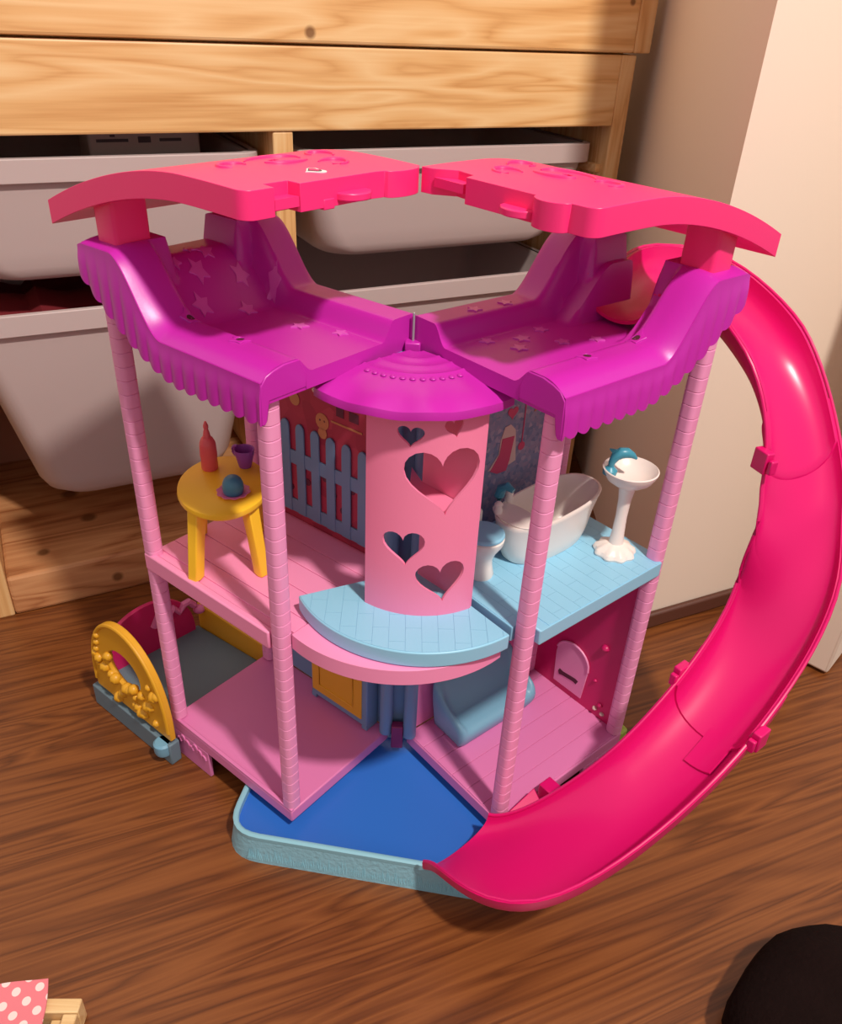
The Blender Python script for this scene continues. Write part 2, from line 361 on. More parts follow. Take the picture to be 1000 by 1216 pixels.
bd = [i for i in range(nx)] + [j * nx + nx - 1 for j in range(1, ny)] + [(ny - 1) * nx + i for i in range(nx - 2, -1, -1)] + [j * nx for j in range(ny - 2, 0, -1)]
clo.v += vs2; clo.f += fs + [(bd[i], bd[(i + 1) % len(bd)], bd[(i + 1) % len(bd)] + n0, bd[i] + n0) for i in range(len(bd))]
tag(put('folded_cloth', clo, 'redfab'), 'dark red cloth heaped in the deep lower bin', 'cloth')

# ------------------------------------------------------------------ the dollhouse
HL, PL = Vector((-.01454, -.0753)), 4.0583; HR, PR = Vector((.00289, -.07916)), -.8531
eL = Vector((math.cos(PL), math.sin(PL))); gL = Vector((eL.y, -eL.x)); eR = Vector((math.cos(PR), math.sin(PR))); gR = Vector((-eR.y, eR.x))
A, B = .1259, .1661
def TL(u, v, z): q = HL + eL * u + gL * v; return (q.x, q.y, z)
def TR(u, v, z): q = HR + eR * u + gR * v; return (q.x, q.y, z)
house = thing('toy_dollhouse', (0, -.1, 0), 'pink and purple open two-winged plastic dollhouse with heart-cut tower', 'dollhouse')
Z0, ZL, ZR_ = .045, .235, .250
PS = .0130       # post side
blockm = None
def post(T, u0, v0, z0, z1, rz, parent=house, blocks=True):
    global blockm
    g = .0012
    p = put('post', MB().box(T, u0 + g, u0 + PS - g, v0 + g, v0 + PS - g, z0, z1), 'post', parent, bevel=.002)
    n = int((z1 - z0) / .0106); hh = (z1 - z0) / n
    if not blocks: return p
    for i in range(n):
        c = T(u0 + PS / 2, v0 + PS / 2, z0 + (i + .5) * hh)
        if blockm is None:
            s = PS / 2; mb = MB(); hz = .0106 / 2
            rings = [[(x, y, z) for x, y in rrect(-s + i_, s - i_, -s + i_, s - i_, .0045 - i_ * .5, 6)] for i_, z in ((.0006, -hz + .00003), (.0002, -hz + .0002), (0, -hz + .0006), (0, hz - .0006), (.0002, hz - .0002), (.0006, hz - .00003))]
            mb.loft(rings); blockm = bpy.data.objects.new('block', mb.mesh('block', MT['post'], (0, 0, 0), 20))
        o = inst('block', blockm, p, c, rz); o.scale.z = hh / .0106
    return p
rzL, rzR = PL, PR
for T, rz, side in ((TL, rzL, 'L'), (TR, rzR, 'R')):
    zf = ZL if side == 'L' else ZR_
    post(T, A - PS, .0, Z0, .428, rz); post(T, A - PS, B - PS + .002, Z0, .4655, rz)
    post(T, .0, B - PS, Z0, .45, rz)
    # ground floor plate with a shallow front lip
    out = [(0, 0), (A, 0), (A, B), (0, B)]
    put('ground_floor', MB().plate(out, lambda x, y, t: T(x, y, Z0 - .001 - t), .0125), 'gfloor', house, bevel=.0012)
    if side == 'L':
        put('floor_lip', MB().box(T, A - .0035, A, .0, B, Z0 - .001, Z0 + .0015), 'gfloor', house, bevel=.0008)
    else:
        gfl = bpy.data.objects[[o.name for o in house.children if o.name.startswith('ground_floor')][-1]]
        nP = 6
        for i in range(nP):
            u0 = .0035 + i * (A - .005) / nP
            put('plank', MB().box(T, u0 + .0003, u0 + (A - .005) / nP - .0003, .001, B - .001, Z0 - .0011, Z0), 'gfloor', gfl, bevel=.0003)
    # foot skirts under the plate
    for v0, v1, u0, u1 in ((B - .053, B, A - .004, A), (B - .004, B, 0, A), (.02, .06, .02, .024)):
        put('foot_skirt', MB().box(T, u0, u1, v0, v1, 0, Z0 - .0135), 'gfloor', house, bevel=.0008)
    sk = MB()
    for k in range(7):
        vv = B - .046 + .0062 * k
        pts = [T(A + .0004, vv + .003 * math.cos(t), .020 + .006 * ((k % 3) / 2) + .004 * math.sin(t)) for t in [math.pi * q / 8 for q in range(9)]]
        sk.tube(pts, .0008, 6)
    put('embossed_scroll', sk, 'gfloor', house)
# upper floors
put('upper_floor', MB().plate([(0, 0), (A - PS - .0004, 0), (A - PS - .0004, PS + .0004), (A - .001, PS + .0004), (A - .001, B - .001), (0, B - .001)], lambda x, y, t: TL(x, y, ZL - .0015 - t), .011), 'floor_pink', house, bevel=.0008)
put('floor_lip', MB().box(TL, A - .006, A + .0005, PS + .0004, B - .0, ZL - .0155, ZL + .0008), 'floor_pink', house, bevel=.0015)
for i in range(5):
    u0 = .003 + i * .0235
    put('plank', MB().box(TL, u0 + .0003, min(u0 + .0232, A - PS - .0006) if i == 4 else u0 + .0232, .001, B - .002, ZL - .0016, ZL - .0003), 'floor_pink', house, bevel=.0004)
ufr = put('upper_floor', MB().plate([(-.002, 0), (A - PS - .0004, 0), (A - PS - .0004, PS + .0006), (A + .002, PS + .0006), (A + .002, B - .006), (A - .014, B + .001), (-.002, B + .001)], lambda x, y, t: TR(x, y, ZR_ - .0004 - t), .0131), 'blue', house, bevel=.001)
tw = .0118; lens = .034
outl = [(.0, .001), (A + .001, .001), (A + .001, B - .0075), (A - .015, B - .0005), (.0, B - .0005)]
j = 0
while j * tw < B:
    off = -lens * (.5 if j % 2 else 0); i = 0
    while off + i * lens < A + .002:
        cell = [(off + i * lens + .0001, j * tw + .0001), (off + (i + 1) * lens - .0001, j * tw + .0001), (off + (i + 1) * lens - .0001, (j + 1) * tw - .0001), (off + i * lens + .0001, (j + 1) * tw - .0001)]
        q = clip(cell, outl); i += 1
        if j < 2 and len(q) > 2: q = clip(q, [(-1, -1), (A - PS - .0006, -1), (A - PS - .0006, 1), (-1, 1)])
        if len(q) < 3: continue
        ar = abs(sum(q[k][0] * q[(k + 1) % len(q)][1] - q[(k + 1) % len(q)][0] * q[k][1] for k in range(len(q)))) / 2
        if ar < 8e-6: continue
        n = len(q); mb = MB().add([TR(x, y, ZR_ - .0007) for x, y in q] + [TR(x, y, ZR_) for x, y in q], [tuple(range(n)), tuple(range(n, 2 * n))] + [(k, (k + 1) % n, (k + 1) % n + n, k + n) for k in range(n)])
        put('tile', mb, 'blue', ufr, smooth=0)
    j += 1
# balconies
BC = Vector((.008, -.095)); BR = .1015
def sector(c, r, a0, a1, n=40, back=0): return [(c.x, c.y)] + [(c.x + r * math.cos(R(a0 + (a1 - a0) * i / n)), c.y + r * math.sin(R(a0 + (a1 - a0) * i / n))) for i in range(n + 1)]
sec = sector(BC, BR, 205.6, 311)
balc = put('balcony', MB().plate(sec, lambda x, y, t: (x, y, ZR_ - .0004 - t), .0131), 'blue', house, bevel=.001)
sec_in = sector(BC, BR - .001, 206.3, 310.4)
ca = R(-90 + 2); bx_ = Vector((math.cos(ca), math.sin(ca))); by_ = Vector((-bx_.y, bx_.x))
for jj in range(-9, 10):
    for ii in range(0, 4):
        o0 = -.5 * .03 if jj % 2 else 0; cell = []
        for (x, y) in ((ii * .03 + o0 + .0001, jj * tw + .0001), ((ii + 1) * .03 + o0 - .0001, jj * tw + .0001), ((ii + 1) * .03 + o0 - .0001, (jj + 1) * tw - .0001), (ii * .03 + o0 + .0001, (jj + 1) * tw - .0001)):
            q = BC + bx_ * x + by_ * y; cell.append((q.x, q.y))
        q = clip(cell, sec_in)
        if len(q) < 3: continue
        ar = abs(sum(q[k][0] * q[(k + 1) % len(q)][1] - q[(k + 1) % len(q)][0] * q[k][1] for k in range(len(q)))) / 2
        if ar < 8e-6: continue
        n = len(q); mb = MB().add([(x, y, ZR_ - .0007) for x, y in q] + [(x, y, ZR_) for x, y in q], [tuple(range(n)), tuple(range(n, 2 * n))] + [(k, (k + 1) % n, (k + 1) % n + n, k + n) for k in range(n)])
        put('tile', mb, 'blue', balc, smooth=0)
def hp(T, v0, sg): return [T(-1, v0, 0)[:2], T(1, v0, 0)[:2], T(1, v0 - 1.0, 0)[:2], T(-1, v0 - 1.0, 0)[:2]][::sg]
sec2 = clip(sector(Vector((-.008, -.095)), .1055, 200, 318), hp(TL, -.0006, 1 if (Vector(TL(1, 0, 0)[:2]) - Vector(TL(-1, 0, 0)[:2])).cross(Vector(TL(1, -1, 0)[:2]) - Vector(TL(1, 0, 0)[:2])) > 0 else -1))
put('balcony', MB().plate(sec2, lambda x, y, t: (x, y, ZR_ - .0142 - t), .0135), 'floor_pink', house, bevel=.001, label='pink fan-shaped plate under the blue balcony')

# back walls
wl = put('back_wall', MB().box(TL, -.003, 0, 0, B - PS, ZL - .0125, .424), 'redwall', house)
for k in range(9):
    v = .0165 + k * .0179
    if v > B - PS - .004: break
    h = .0895
    ol = [(v - .0048, 0), (v + .0048, 0), (v + .0048, h - .006)] + [(v + .0048 * math.cos(R(a)), h - .006 + .006 * math.sin(R(a))) for a in range(20, 180, 20)] + [(v - .0048, h - .006)]
    put('picket', MB().plate(ol, lambda x, y, t: TL(.0006 + t, x, ZL + .006 + y), .0016), 'slate', wl, bevel=.0003)
for z0, z1 in ((.006, .019), (.055, .068)):
    put('fence_rail', MB().box(TL, 0, .0016, .003, B - PS - .002, ZL + z0, ZL + z1), 'slate', wl, bevel=.0003)
def decal(T, name, ol, m, parent, u=.0002, t=.0004): return put(name, MB().plate(ol, lambda x, y, d: T(u + d, x, y), t), m, parent, smooth=0)
rect = lambda a, b, c, d: [(a, c), (b, c), (b, d), (a, d)]
circ = lambda x, y, r, n=16: [(x + r * math.cos(2 * math.pi * i / n), y + r * math.sin(2 * math.pi * i / n)) for i in range(n)]
for ol, m in ((rect(.040, .050, .352, .360), 'hedge'), (rect(.056, .064, .352, .360), 'hedge'), (rect(.036, .070, .3445, .3462), 'tan'), (circ(.080, .3415, .0075), 'tan'), (circ(.080, .331, .005), 'tan'),
              ([(.078 + .013 * math.cos(t / 8 * math.pi), .3665 + .004 * math.sin(t / 8 * math.pi)) for t in range(16)], 'cream'), ([(.080 + .009 * math.cos(t / 8 * math.pi), .3670 + .0025 * math.sin(t / 8 * math.pi)) for t in range(16)], 'hedge'),
              (circ(.112, .352, .006), 'tan'), (circ(.114, .362, .005), 'cream'), (circ(.127, .356, .006), 'tan'), (rect(.02, .145, .3785, .381), 'tan'), (circ(.0825, .3425, .001), 'hedge'), (circ(.0775, .3425, .001), 'hedge')):
    decal(TL, 'printed_mark', ol, m, wl)
for k in range(12):
    decal(TL, 'printed_mark', circ(.026 + k * .0105, ZL + .03 + .012 * ((k * 7) % 3), .0035, 8), 'hedge', wl)
wr = put('back_wall', MB().box(TR, -.003, 0, 0, B - PS, ZR_ - .0125, .424), 'bluewall', house)
tow = [(.082, .303), (.1005, .307), (.1015, .312), (.104, .331), (.100, .336), (.092, .334), (.086, .322)]
decal(TR, 'printed_towel', [(.0752, .305), (.086, .3175), (.0868, .330), (.0905, .3415), (.097, .3425), (.1035, .336), (.1075, .306), (.099, .304)][::-1], 'cream', wr)
decal(TR, 'printed_towel', [(.0775, .304), (.086, .2995), (.0965, .2995), (.0995, .309), (.1025, .3305), (.0885, .3315), (.0868, .3175)], 'pinkprint', wr, .0006)
for ol, m in ((heart(.098, .352, .012, .011), 'pinkprint'), (rect(.1125, .1135, .32, .36), 'pinkprint'), (circ(.113, .318, .004), 'pinkprint'), (heart(.118, .362, .011, .011), 'pinkprint'), ([(.124, .347), (.138, .3495), (.126, .352)], 'tan'), (circ(.131, .362, .006), 'slate')):
    decal(TR, 'printed_mark', ol, m, wr)
put('back_wall', MB().box(TL, -.003, 0, 0, B - PS, Z0, ZL - .0135), 'slate', house)
put('back_wall', MB().box(TR, -.003, 0, 0, B - PS, Z0, ZR_ - .0145), 'gfloor', house)
# raspberry side wall with the arched pet door
def TRs(x, y, t): return TR(x, B - .0042 + t, y)
door_o = [(.040, .053), (.076, .053), (.079, .090)] + [(.0585 + .0205 * math.cos(R(a)), .092 + .019 * math.sin(R(a))) for a in range(15, 170, 15)] + [(.038, .090)]
bone = [(.046, .063)] + [(.0455 + .0035 * math.cos(R(a)), .0665 + .0035 * math.sin(R(a))) for a in range(250, 90, -30)] + [(.049, .0695), (.064, .072)] + [(.0675 + .0035 * math.cos(R(a)), .0735 + .0035 * math.sin(R(a))) for a in range(110, -110, -30)] + [(.064, .067), (.049, .0645)]
sw = put('side_wall', MB().plate([(PS, Z0), (A - PS + .001, Z0), (A - PS + .001, ZR_ - .014), (PS, ZR_ - .014)], TRs, .003), 'magenta', house)
put('pet_door', MB().plate(door_o, lambda x, y, t: TRs(x, y, -t), .0014), 'post', sw, bevel=.0004)
put('bone_slot_shade', MB().plate(rect(.0475, .0685, .0655, .0715)[:0] or [(.046, .064), (.050, .0655), (.064, .0675), (.068, .0665), (.070, .0715), (.066, .0725), (.050, .0705), (.046, .0715), (.0445, .068)], lambda x, y, t: TRs(x, y, -.0015 - t), .0003), 'slotshade', sw)  # thin dark plate paints the slot's inner shade, no opening is cut
put('door_rim', MB().tube([TRs(x, y, -.0015) for x, y in door_o[2:-1]], .0011, 8), 'post', sw)
for (x, y, r) in ((.094, .054, .0028), (.103, .053, .0028), (.099, .062, .003), (.092, .13, .0045), (.048, .15, .004), (.088, .086, .0022)):
    put('paw_emboss', MB().ball(TRs(x, y, 0), r, r, r * .8, 10, 6), 'magenta' if y > .06 else 'cream', sw)

# hinge columns
for T, s in ((TL, 1), (TR, 1)):
    mb = MB(); c = T(.004, .0, 0); mb.lathe((c[0], c[1], 0), [(.0062, Z0), (.0062, .425)], 18)
    put('hinge_column', mb, 'slate', house)
put('hinge_panel', MB().box(W, -.020, .010, -.0735, -.0715, Z0, .424), 'slate', house)
put('hinge_bracket', MB().box(W, -.0115, -.0005, -.086, -.078, .030, .058), 'pinkshade', house, bevel=.001)
put('hinge_bracket', MB().box(W, -.0115, -.0005, -.083, -.073, .424, .4325), 'purple', house, bevel=.001)
put('hinge_pin', MB().lathe((-.006, -.077, 0), [(.0009, .42), (.0009, .452), (.0005, .4525)], 10), 'chrome', house)

# tower: curved shell with heart windows
TC = Vector((.007, -.088)); TRd = .068
def cylm(x, y, t): th = x / TRd; return (TC.x + (TRd - t) * math.cos(th), TC.y + (TRd - t) * math.sin(th), y)
ar = lambda d: R(d) * TRd
hs = [heart(ar(-98.8), .3958, .0185, .0150), heart(ar(-74.6), .4028, .0128, .0135, .25), heart(ar(-79), .3622, .0530, .0500, .10), heart(ar(-100.2), .3080, .0310, .0280, .1), heart(ar(-76.6), .2800, .0365, .0345, .12)]
x0, x1 = ar(-126), ar(-54.6)
tow_o = [(x0, ZR_ - .0005), (x1, ZR_ - .0005), (x1, .4195), (x0, .4195)]
cuts = [x0 + (x1 - x0) * i / 28 for i in range(1, 28)]
put('tower_wall', MB().plate(tow_o, cylm, .0022, hs, cuts, [.29, .33, .37]), 'tower', house, smooth=30, bevel=.0005)
q1 = Vector(cylm(x1, 0, .001)[:2]); qh = Vector((TR(.020, -.014, 0)[:2])); dv = (qh - q1); nn = Vector((dv.y, -dv.x)).normalized()
mb = MB(); 
mb.hexa([(q1.x, q1.y, ZR_), (qh.x, qh.y, ZR_), (qh.x + nn.x * .002, qh.y + nn.y * .002, ZR_), (q1.x + nn.x * .002, q1.y + nn.y * .002, ZR_), (q1.x, q1.y, .414), (qh.x, qh.y, .414), (qh.x + nn.x * .002, qh.y + nn.y * .002, .414), (q1.x + nn.x * .002, q1.y + nn.y * .002, .414)])
put('tower_side_panel', mb, 'tower', house)
pf = [cylm(ar(d), 0, .003)[:2] for d in range(-100, -55, 4)] + [tuple(qh)] + [(TC.x - .010, TC.y + .006)]
put('tower_landing', MB().plate(pf, lambda x, y, t: (x, y, .334 - t), .003), 'tower', house)
# tower roof: scalloped low cone
RC = Vector((-.003, -.085)); mb = MB(); NA = 90; prof = [(.006, .4245), (.018, .4243), (.020, .4250), (.022, .4240), (.030, .4236), (.032, .4243), (.034, .4233), (.042, .4228), (.044, .4236), (.046, .4225), (.052, .4215), (.066, .4195), (.078, .4165), (.083, .4140), (.0835, .4115)]
rings = []
for r, z in prof:
    z += .0052; ring = []
    for i in range(NA + 1):
        th = R(219 + (322 - 219) * i / NA); k = ss((r - .052) / .03); w_ = math.sin((322 - 219) * i / NA * R(1) * 14)
        rr = r + k * .0012 * w_; ring.append((RC.x + rr * math.cos(th), RC.y + rr * math.sin(th), z + k * .0009 * w_))
    rings.append(ring)
under = [[(x, y, z - .003) for x, y, z in rg] for rg in reversed(rings)]
prs = rings + under
n = NA + 1; vs = [p for rg in prs for p in rg]; fs = []
for i in range(len(prs)):
    i2 = (i + 1) % len(prs)
    for j in range(n - 1): fs.append((i * n + j, i * n + j + 1, i2 * n + j + 1, i2 * n + j))
mb.add(vs, fs)
tr = put('tower_roof', mb, 'purple', house, smooth=50)
for i in range(11):
    th = R(231 + 7.6 * i); bl = MB().ball((RC.x + .0495 * math.cos(th), RC.y + .0495 * math.sin(th), .4274), .0022, .0022, .0012, 8, 4, 0)
    put('bead', bl, 'purple', tr)

# roof decks, valances, canopies
U0, U1, V1 = -.012, .132, .174
def curb(v): return .447 + .044 * ss((v - .092) / .046)
def decktop(u, v, side):
    z = .436
    fr = ss((u - .090) / .014); z = max(z, .436 + (curb(v) - .436) * fr)
    bk = ss((.024 - u) / .012); z = max(z, .436 + (curb(v) + .003 - .436) * bk)
    lim = 1.0
    if side == 'R': lim = 1 - ss((u - .036) / .006) * ss((.086 - u) / .006)
    rp = ss((v - .102) / .050); z = max(z, .436 + .039 * rp * lim)
    if v > .128:
        bv = ss((v - .128) / .010)
        z = max(z, .436 + .055 * bv * ss((u - .080) / .008), .436 + .057 * bv * ss((.034 - u) / .008))
    # rounded outer edges
    ef = max(0, (u - (U1 - .018)) / .018); z -= .0075 * ef * ef * (1 - .6 * ss((v - .1) / .04))
    e = max(0, ((U0 + .006) - u) / .006); z -= .0025 * e * e
    e2 = max(0, (v - (V1 - .005)) / .005); z -= .0015 * e2 * e2
    return z
def vbot(v): return .4115 + .0 * v + (.0 if v < .075 else .055 * ((v - .075) / .1) ** 1.6)
for T, side in ((TL, 'L'), (TR, 'R')):
    nu, nv = 72, 84; mb = MB()
    us = [U0 + (U1 - U0) * i / nu for i in range(nu + 1)]; vsx = [-.0035 + (V1 + .0035) * j / nv for j in range(nv + 1)]
    top = [T(u, v, decktop(u, max(v, 0), side)) for u in us for v in vsx]; N1 = nv + 1
    def bot(u, v): return min(max(.4245, vbot(max(v, 0)) + .0045) if v > .1 else .4245, decktop(u, max(v, 0), side) - .004)
    bt = [T(u, v, bot(u, v)) for u in us for v in vsx]; n0 = len(top)
    fs = [(i * N1 + j, i * N1 + j + 1, (i + 1) * N1 + j + 1, (i + 1) * N1 + j) for i in range(nu) for j in range(nv)]
    fs += [tuple(k + n0 for k in f) for f in fs]
    bd = [j for j in range(N1)] + [i * N1 + nv for i in range(1, nu + 1)] + [nu * N1 + j for j in range(nv - 1, -1, -1)] + [i * N1 for i in range(nu - 1, 0, -1)]
    fs += [(bd[k], bd[(k + 1) % len(bd)], bd[(k + 1) % len(bd)] + n0, bd[k] + n0) for k in range(len(bd))]
    deck = put('roof_deck', mb.add(top + bt, fs), 'purple', house, smooth=38)
    # fluted, scalloped valance along the front
    mb = MB(); rows = 14; cols_ = 150; vv = []
    for lay in (0, 1):
        for r in range(rows + 1):
            for c in range(cols_ + 1):
                v = -.0035 + (V1 + .0035) * c / cols_; f = r / rows
                fl_ = abs(math.sin(v * math.pi / .0118)) ** .8; zt = decktop(U1, max(v, 0), side) - .0002; zb = vbot(max(v, 0)) + .0028 * (1 - fl_)
                if c == 0: pass
                z = zt + (zb - zt) * f
                uu = U1 + .0007 + .0010 * ss(f * 2) + ss(f * 1.2) * .0013 * (fl_ - .3) - lay * .0022
                vv.append(T(uu, v, z))
    K = (rows + 1) * (cols_ + 1); C1 = cols_ + 1
    fs = []
    for lay in (0, 1):
        fs += [(lay * K + r * C1 + c, lay * K + r * C1 + c + 1, lay * K + (r + 1) * C1 + c + 1, lay * K + (r + 1) * C1 + c) for r in range(rows) for c in range(cols_)]
    bd = [c for c in range(C1)] + [r * C1 + cols_ for r in range(1, rows + 1)] + [rows * C1 + c for c in range(cols_ - 1, -1, -1)] + [r * C1 for r in range(rows - 1, 0, -1)]
    fs += [(bd[k], bd[(k + 1) % len(bd)], bd[(k + 1) % len(bd)] + K, bd[k] + K) for k in range(len(bd))]
    put('valance', mb.add(vv, fs), 'purple', deck, smooth=60)
    # the end cheek at the inner front corner
    ck = [(A - .030, .4235), (A - .030, .4262), (U1 - .006, .4262), (U1 - .0035, .4145), (U1 - .001, .4115), (U1 + .0015, .412), (U1 + .0006, .4375), (U1 - .004, .4425), (U1 - .010, .4448), (U1 - .018, .4465), (A - .025, .4462), (A - .030, .436)]
    put('end_cheek', MB().plate(ck, lambda x, y, t: T(x, -.0040 + t, y), .0030), 'purple', deck, bevel=.0008)
    # embossed stars with highlight in their colour, dark discs painting the peg holes' shade
    stars = [(.040, .060, .007, .3), (.066, .135, .008, 0), (.050, .146, .007, .5), (.034, .128, .0075, .8), (.078, .118, .0075, .2), (.018, .110, .006, .4), (.060, .152, .005, .1), (.080, .142, .005, .9), (.046, .108, .007, .3), (.030, .030, .006, .6)]
    if side == 'R': stars = [(.030, .030, .006, .6), (.040, .055, .007, .2), (.034, .080, .006, .9), (.052, .040, .0065, .4), (.060, .075, .006, .1), (.006, .070, .006, .3), (.005, .040, .006, .8), (.070, .100, .006, .5)]
    for (u, v, r, ro) in stars:
        def stT(x, y, t, u=u, v=v): return T(x, y, decktop(x, y, side) + .0010 - t)
        put('star', MB().plate(star(u, v, r, ro), stT, .002), 'star', deck)
    for (u, v) in ((.1065, .044), (.1045, .096)):
        put('peg_star', MB().plate(star(u, v, .0075, .4, .62), lambda x, y, t: T(x, y, decktop(x, y, side) + .0010 - t), .0022, [circ(u, v, .0028, 12)]), 'purple', deck, bevel=.0004)
        put('peg_hole_shade', MB().plate(circ(u, v, .0027, 12), lambda x, y, t: T(x, y, decktop(x, y, side) + .0004 - t), .0008), 'slotshade', deck)
    # canopy
    def ztop(v): return .5465 - .0365 * max(0, (v - .055) / .148) ** 1.75 - .0015 * ((v - .055) / .06) ** 2 * (v < .055)
    TH = .0155; rc = .008
    def cT(x, y, t): return T(x, y, ztop(y) - t)
    inner = [(U1, rc)] + [(U1 - rc + rc * math.cos(R(a)), rc - rc * math.sin(R(a))) for a in range(15, 91, 15)]
    if side == 'L':
        inner += [(.111, 0), (.111, .009), (.093, .009), (.092, 0), (.055, 0), (.030, 0), (.022, -.001)] + [(.006 + .016 * math.cos(R(a)), -.001 - .006 * math.sin(R(a))) for a in range(20, 181, 20)] + [(U0, -.0008)]
    else:
        inner += [(.114, 0)] + [(.101 + .013 * math.cos(R(a)), -.0075 * math.sin(R(a))) for a in range(20, 181, 20)] + [(.060, 0), (.030, 0), (.028, .008), (.012, .010), (.006, .006), (-.002, .001), (U0, 0)]
    outl = inner + [(U0, .0)] * 0 + [(U0, .203), (U1, .203)]
    hol = [[(.052, .060), (.060, .058), (.060, .063), (.053, .065)], [(.030, .028), (.037, .029), (.033, .033)]]
    can = put('canopy', MB().plate(outl, cT, TH, hol, (), [.012 + .008 * i for i in range(24)]), 'hot', house, smooth=30, bevel=.0012)
    # interlocking tab under the inner edge
    if side == 'L':
        put('tab', MB().plate([(.063, .006)] + [(.050 + .013 * math.cos(R(a)), -.012 * math.sin(R(a)) + .001) for a in range(0, 181, 20)] + [(.037, .006)], lambda x, y, t: T(x, y, .537 - t), .0045), 'hot', can, bevel=.001)
        put('tab', MB().plate(rect(.0, .0, 0, 0)[:0] or [(.065, -.0005), (.074, -.0005), (.074, .006), (.065, .006)], lambda x, y, t: T(x, y, .5345 - t), .006), 'hot', can, bevel=.0006)
        put('ledge', MB().plate([(.1105, .0005), (.1105, .010), (.0935, .010), (.0925, .0005)], lambda x, y, t: T(x, y, .5385 - t), .0055), 'hot', can)
        put('heart_sticker', MB().plate(heart(.062, .020, .014, .013, R(90)), lambda x, y, t: T(x, y, ztop(y) + .0004 - t), .0005), 'sticker', can)
        put('heart_sticker', MB().plate(heart(.062, .0205, .0095, .0085, R(90)), lambda x, y, t: T(x, y, ztop(y) + .0007 - t), .0005), 'ink', can)
        put('heart_sticker', MB().plate(heart(.062, .0205, .0070, .0060, R(90)), lambda x, y, t: T(x, y, ztop(y) + .0010 - t), .0005), 'hot', can)
    else:
        put('tab', MB().plate([(.090, .006)] + [(.0765 + .0135 * math.cos(R(a)), -.011 * math.sin(R(a)) + .001) for a in range(0, 181, 20)] + [(.063, .006)], lambda x, y, t: T(x, y, .5365 - t), .0045), 'hot', can, bevel=.001)
        put('ledge', MB().plate([(.0275, .0005), (.0275, .0078), (.012, .0105), (.0, .004), (.0, .0005)], lambda x, y, t: T(x, y, .5405 - t), .0055), 'hot', can)
    # raised scroll ornament
    for (cu, cv, ru, rv, a0, a1) in ((.056, .062, .020, .013, 20, 200), (.050, .058, .018, .011, 230, 350), (.030, .035, .010, .008, 40, 280), (.090, .060, .009, .007, -60, 200), (.015, .062, .008, .010, 0, 250)):
        pts = [T(cu + ru * math.cos(R(a0 + (a1 - a0) * i / 14)), cv + rv * math.sin(R(a0 + (a1 - a0) * i / 14)), ztop(cv + rv * math.sin(R(a0 + (a1 - a0) * i / 14))) + .0001) for i in range(15)]
        put('scroll_emboss', MB().tube(pts, [.0006 + .0010 * math.sin(math.pi * i / 14) for i in range(15)], 8), 'hot', can)
    for (u0, u1, v0, v1, zb) in ((.097, .124, .140, .163, .489), (-.004, .020, .138, .162, .491)):
        rings = [[T(x, y, z) if z < .5 else T(x, y, ztop(y) - TH + .003) for x, y in rrect(u0, u1, v0, v1, .003, 3)] for z in (zb, .52)]
        put('canopy_post', MB().loft(rings), 'hot', house)

# fold-out side wing (pet corner)
wing = put('side_wing', MB().plate([(-.153, .020), (-.239, .078), (-.319, -.013), (-.226, -.080)], lambda x, y, t: (x, y, .030 - t), .006), 'grey', house, bevel=.001, label='grey blue wing floor folded out beside the pink floor')
c0, c1 = Vector((-.3195, -.0135)), Vector((-.2175, -.0905)); cd = (c1 - c0).normalized(); cn = Vector((cd.y, -cd.x)); cl = (c1 - c0).length
def AW(x, y, t): q = c0 + cd * x + cn * (-t); return (q.x, q.y, y)
put('wing_beam', MB().box(lambda x, y, z: AW(x, z, y), 0, cl, -.006, .006, 0, .026), 'grey', wing, bevel=.0015)
put('wing_knob', MB().lathe((c1.x - .012, c1.y + .002, .012), [(.0, 0), (.008, .0), (.009, .003), (.009, .012), (.007, .014), (.0001, .014)], 18), 'sofa', wing)
N = 28
def archc(cx, zb, rx, rz, p=1.0): return [(cx + rx * math.cos(math.pi * i / N), zb + rz * abs(math.sin(math.pi * i / N)) ** p) for i in range(N + 1)]
ac = cl * .53
ao = [(ac + .060, .030)] + archc(ac, .040, .060, .095, .85) + [(ac - .060, .030)]
hole = [(ac - .004 + .026 * math.cos(2 * math.pi * i / 24), .080 + .022 * math.sin(2 * math.pi * i / 24)) for i in range(24)]
arch = put('arch_panel', MB().plate(ao, lambda x, y, t: AW(x, y, t - .003), .006, [hole]), 'gold', wing, bevel=.001)
put('arch_rim', MB().tube([AW(x, y, -.003) for x, y in archc(ac, .040, .058, .093, .85)], .0022, 8), 'gold', arch)
rnd = random.Random(3)
for k in range(26):
    tt = rnd.random(); x = ac - .052 + .104 * tt; y = .036 + rnd.random() * (.032 if .25 < tt < .75 else .05); r = .0035 + .003 * rnd.random()
    c = AW(x, y, -.003); put('flower_emboss', MB().ball(c, r, r, r, 8, 6), 'gold', arch)
for k in range(4):
    c = AW(ac - .050 + k * .003, .075 + k * .010, -.003); put('flower_emboss', MB().ball(c, .0035, .0035, .0035, 8, 6), 'gold', arch)
r0, r1 = Vector((-.318, -.012)), Vector((-.240, .077)); rd = (r1 - r0).normalized(); rl = (r1 - r0).length; rn = Vector((rd.y, -rd.x))
def RW(x, y, t): q = r0 + rd * x + rn * t; return (q.x, q.y, y)
put('arch_panel', MB().plate([(rl - .004, .024)] + archc(rl * .5, .030, rl * .5 - .004, .062, .8) + [(.004, .024)], lambda x, y, t: RW(x, y, t), .005), 'magenta', wing, bevel=.001, label='raspberry red arched panel')
put('scallop_trim', MB().tube([RW(rl * .55 + .05 * i / 8, .050 + .012 * abs(math.sin(i * 1.2)) + .012, .006) for i in range(9)], .004, 8), 'plate', wing)
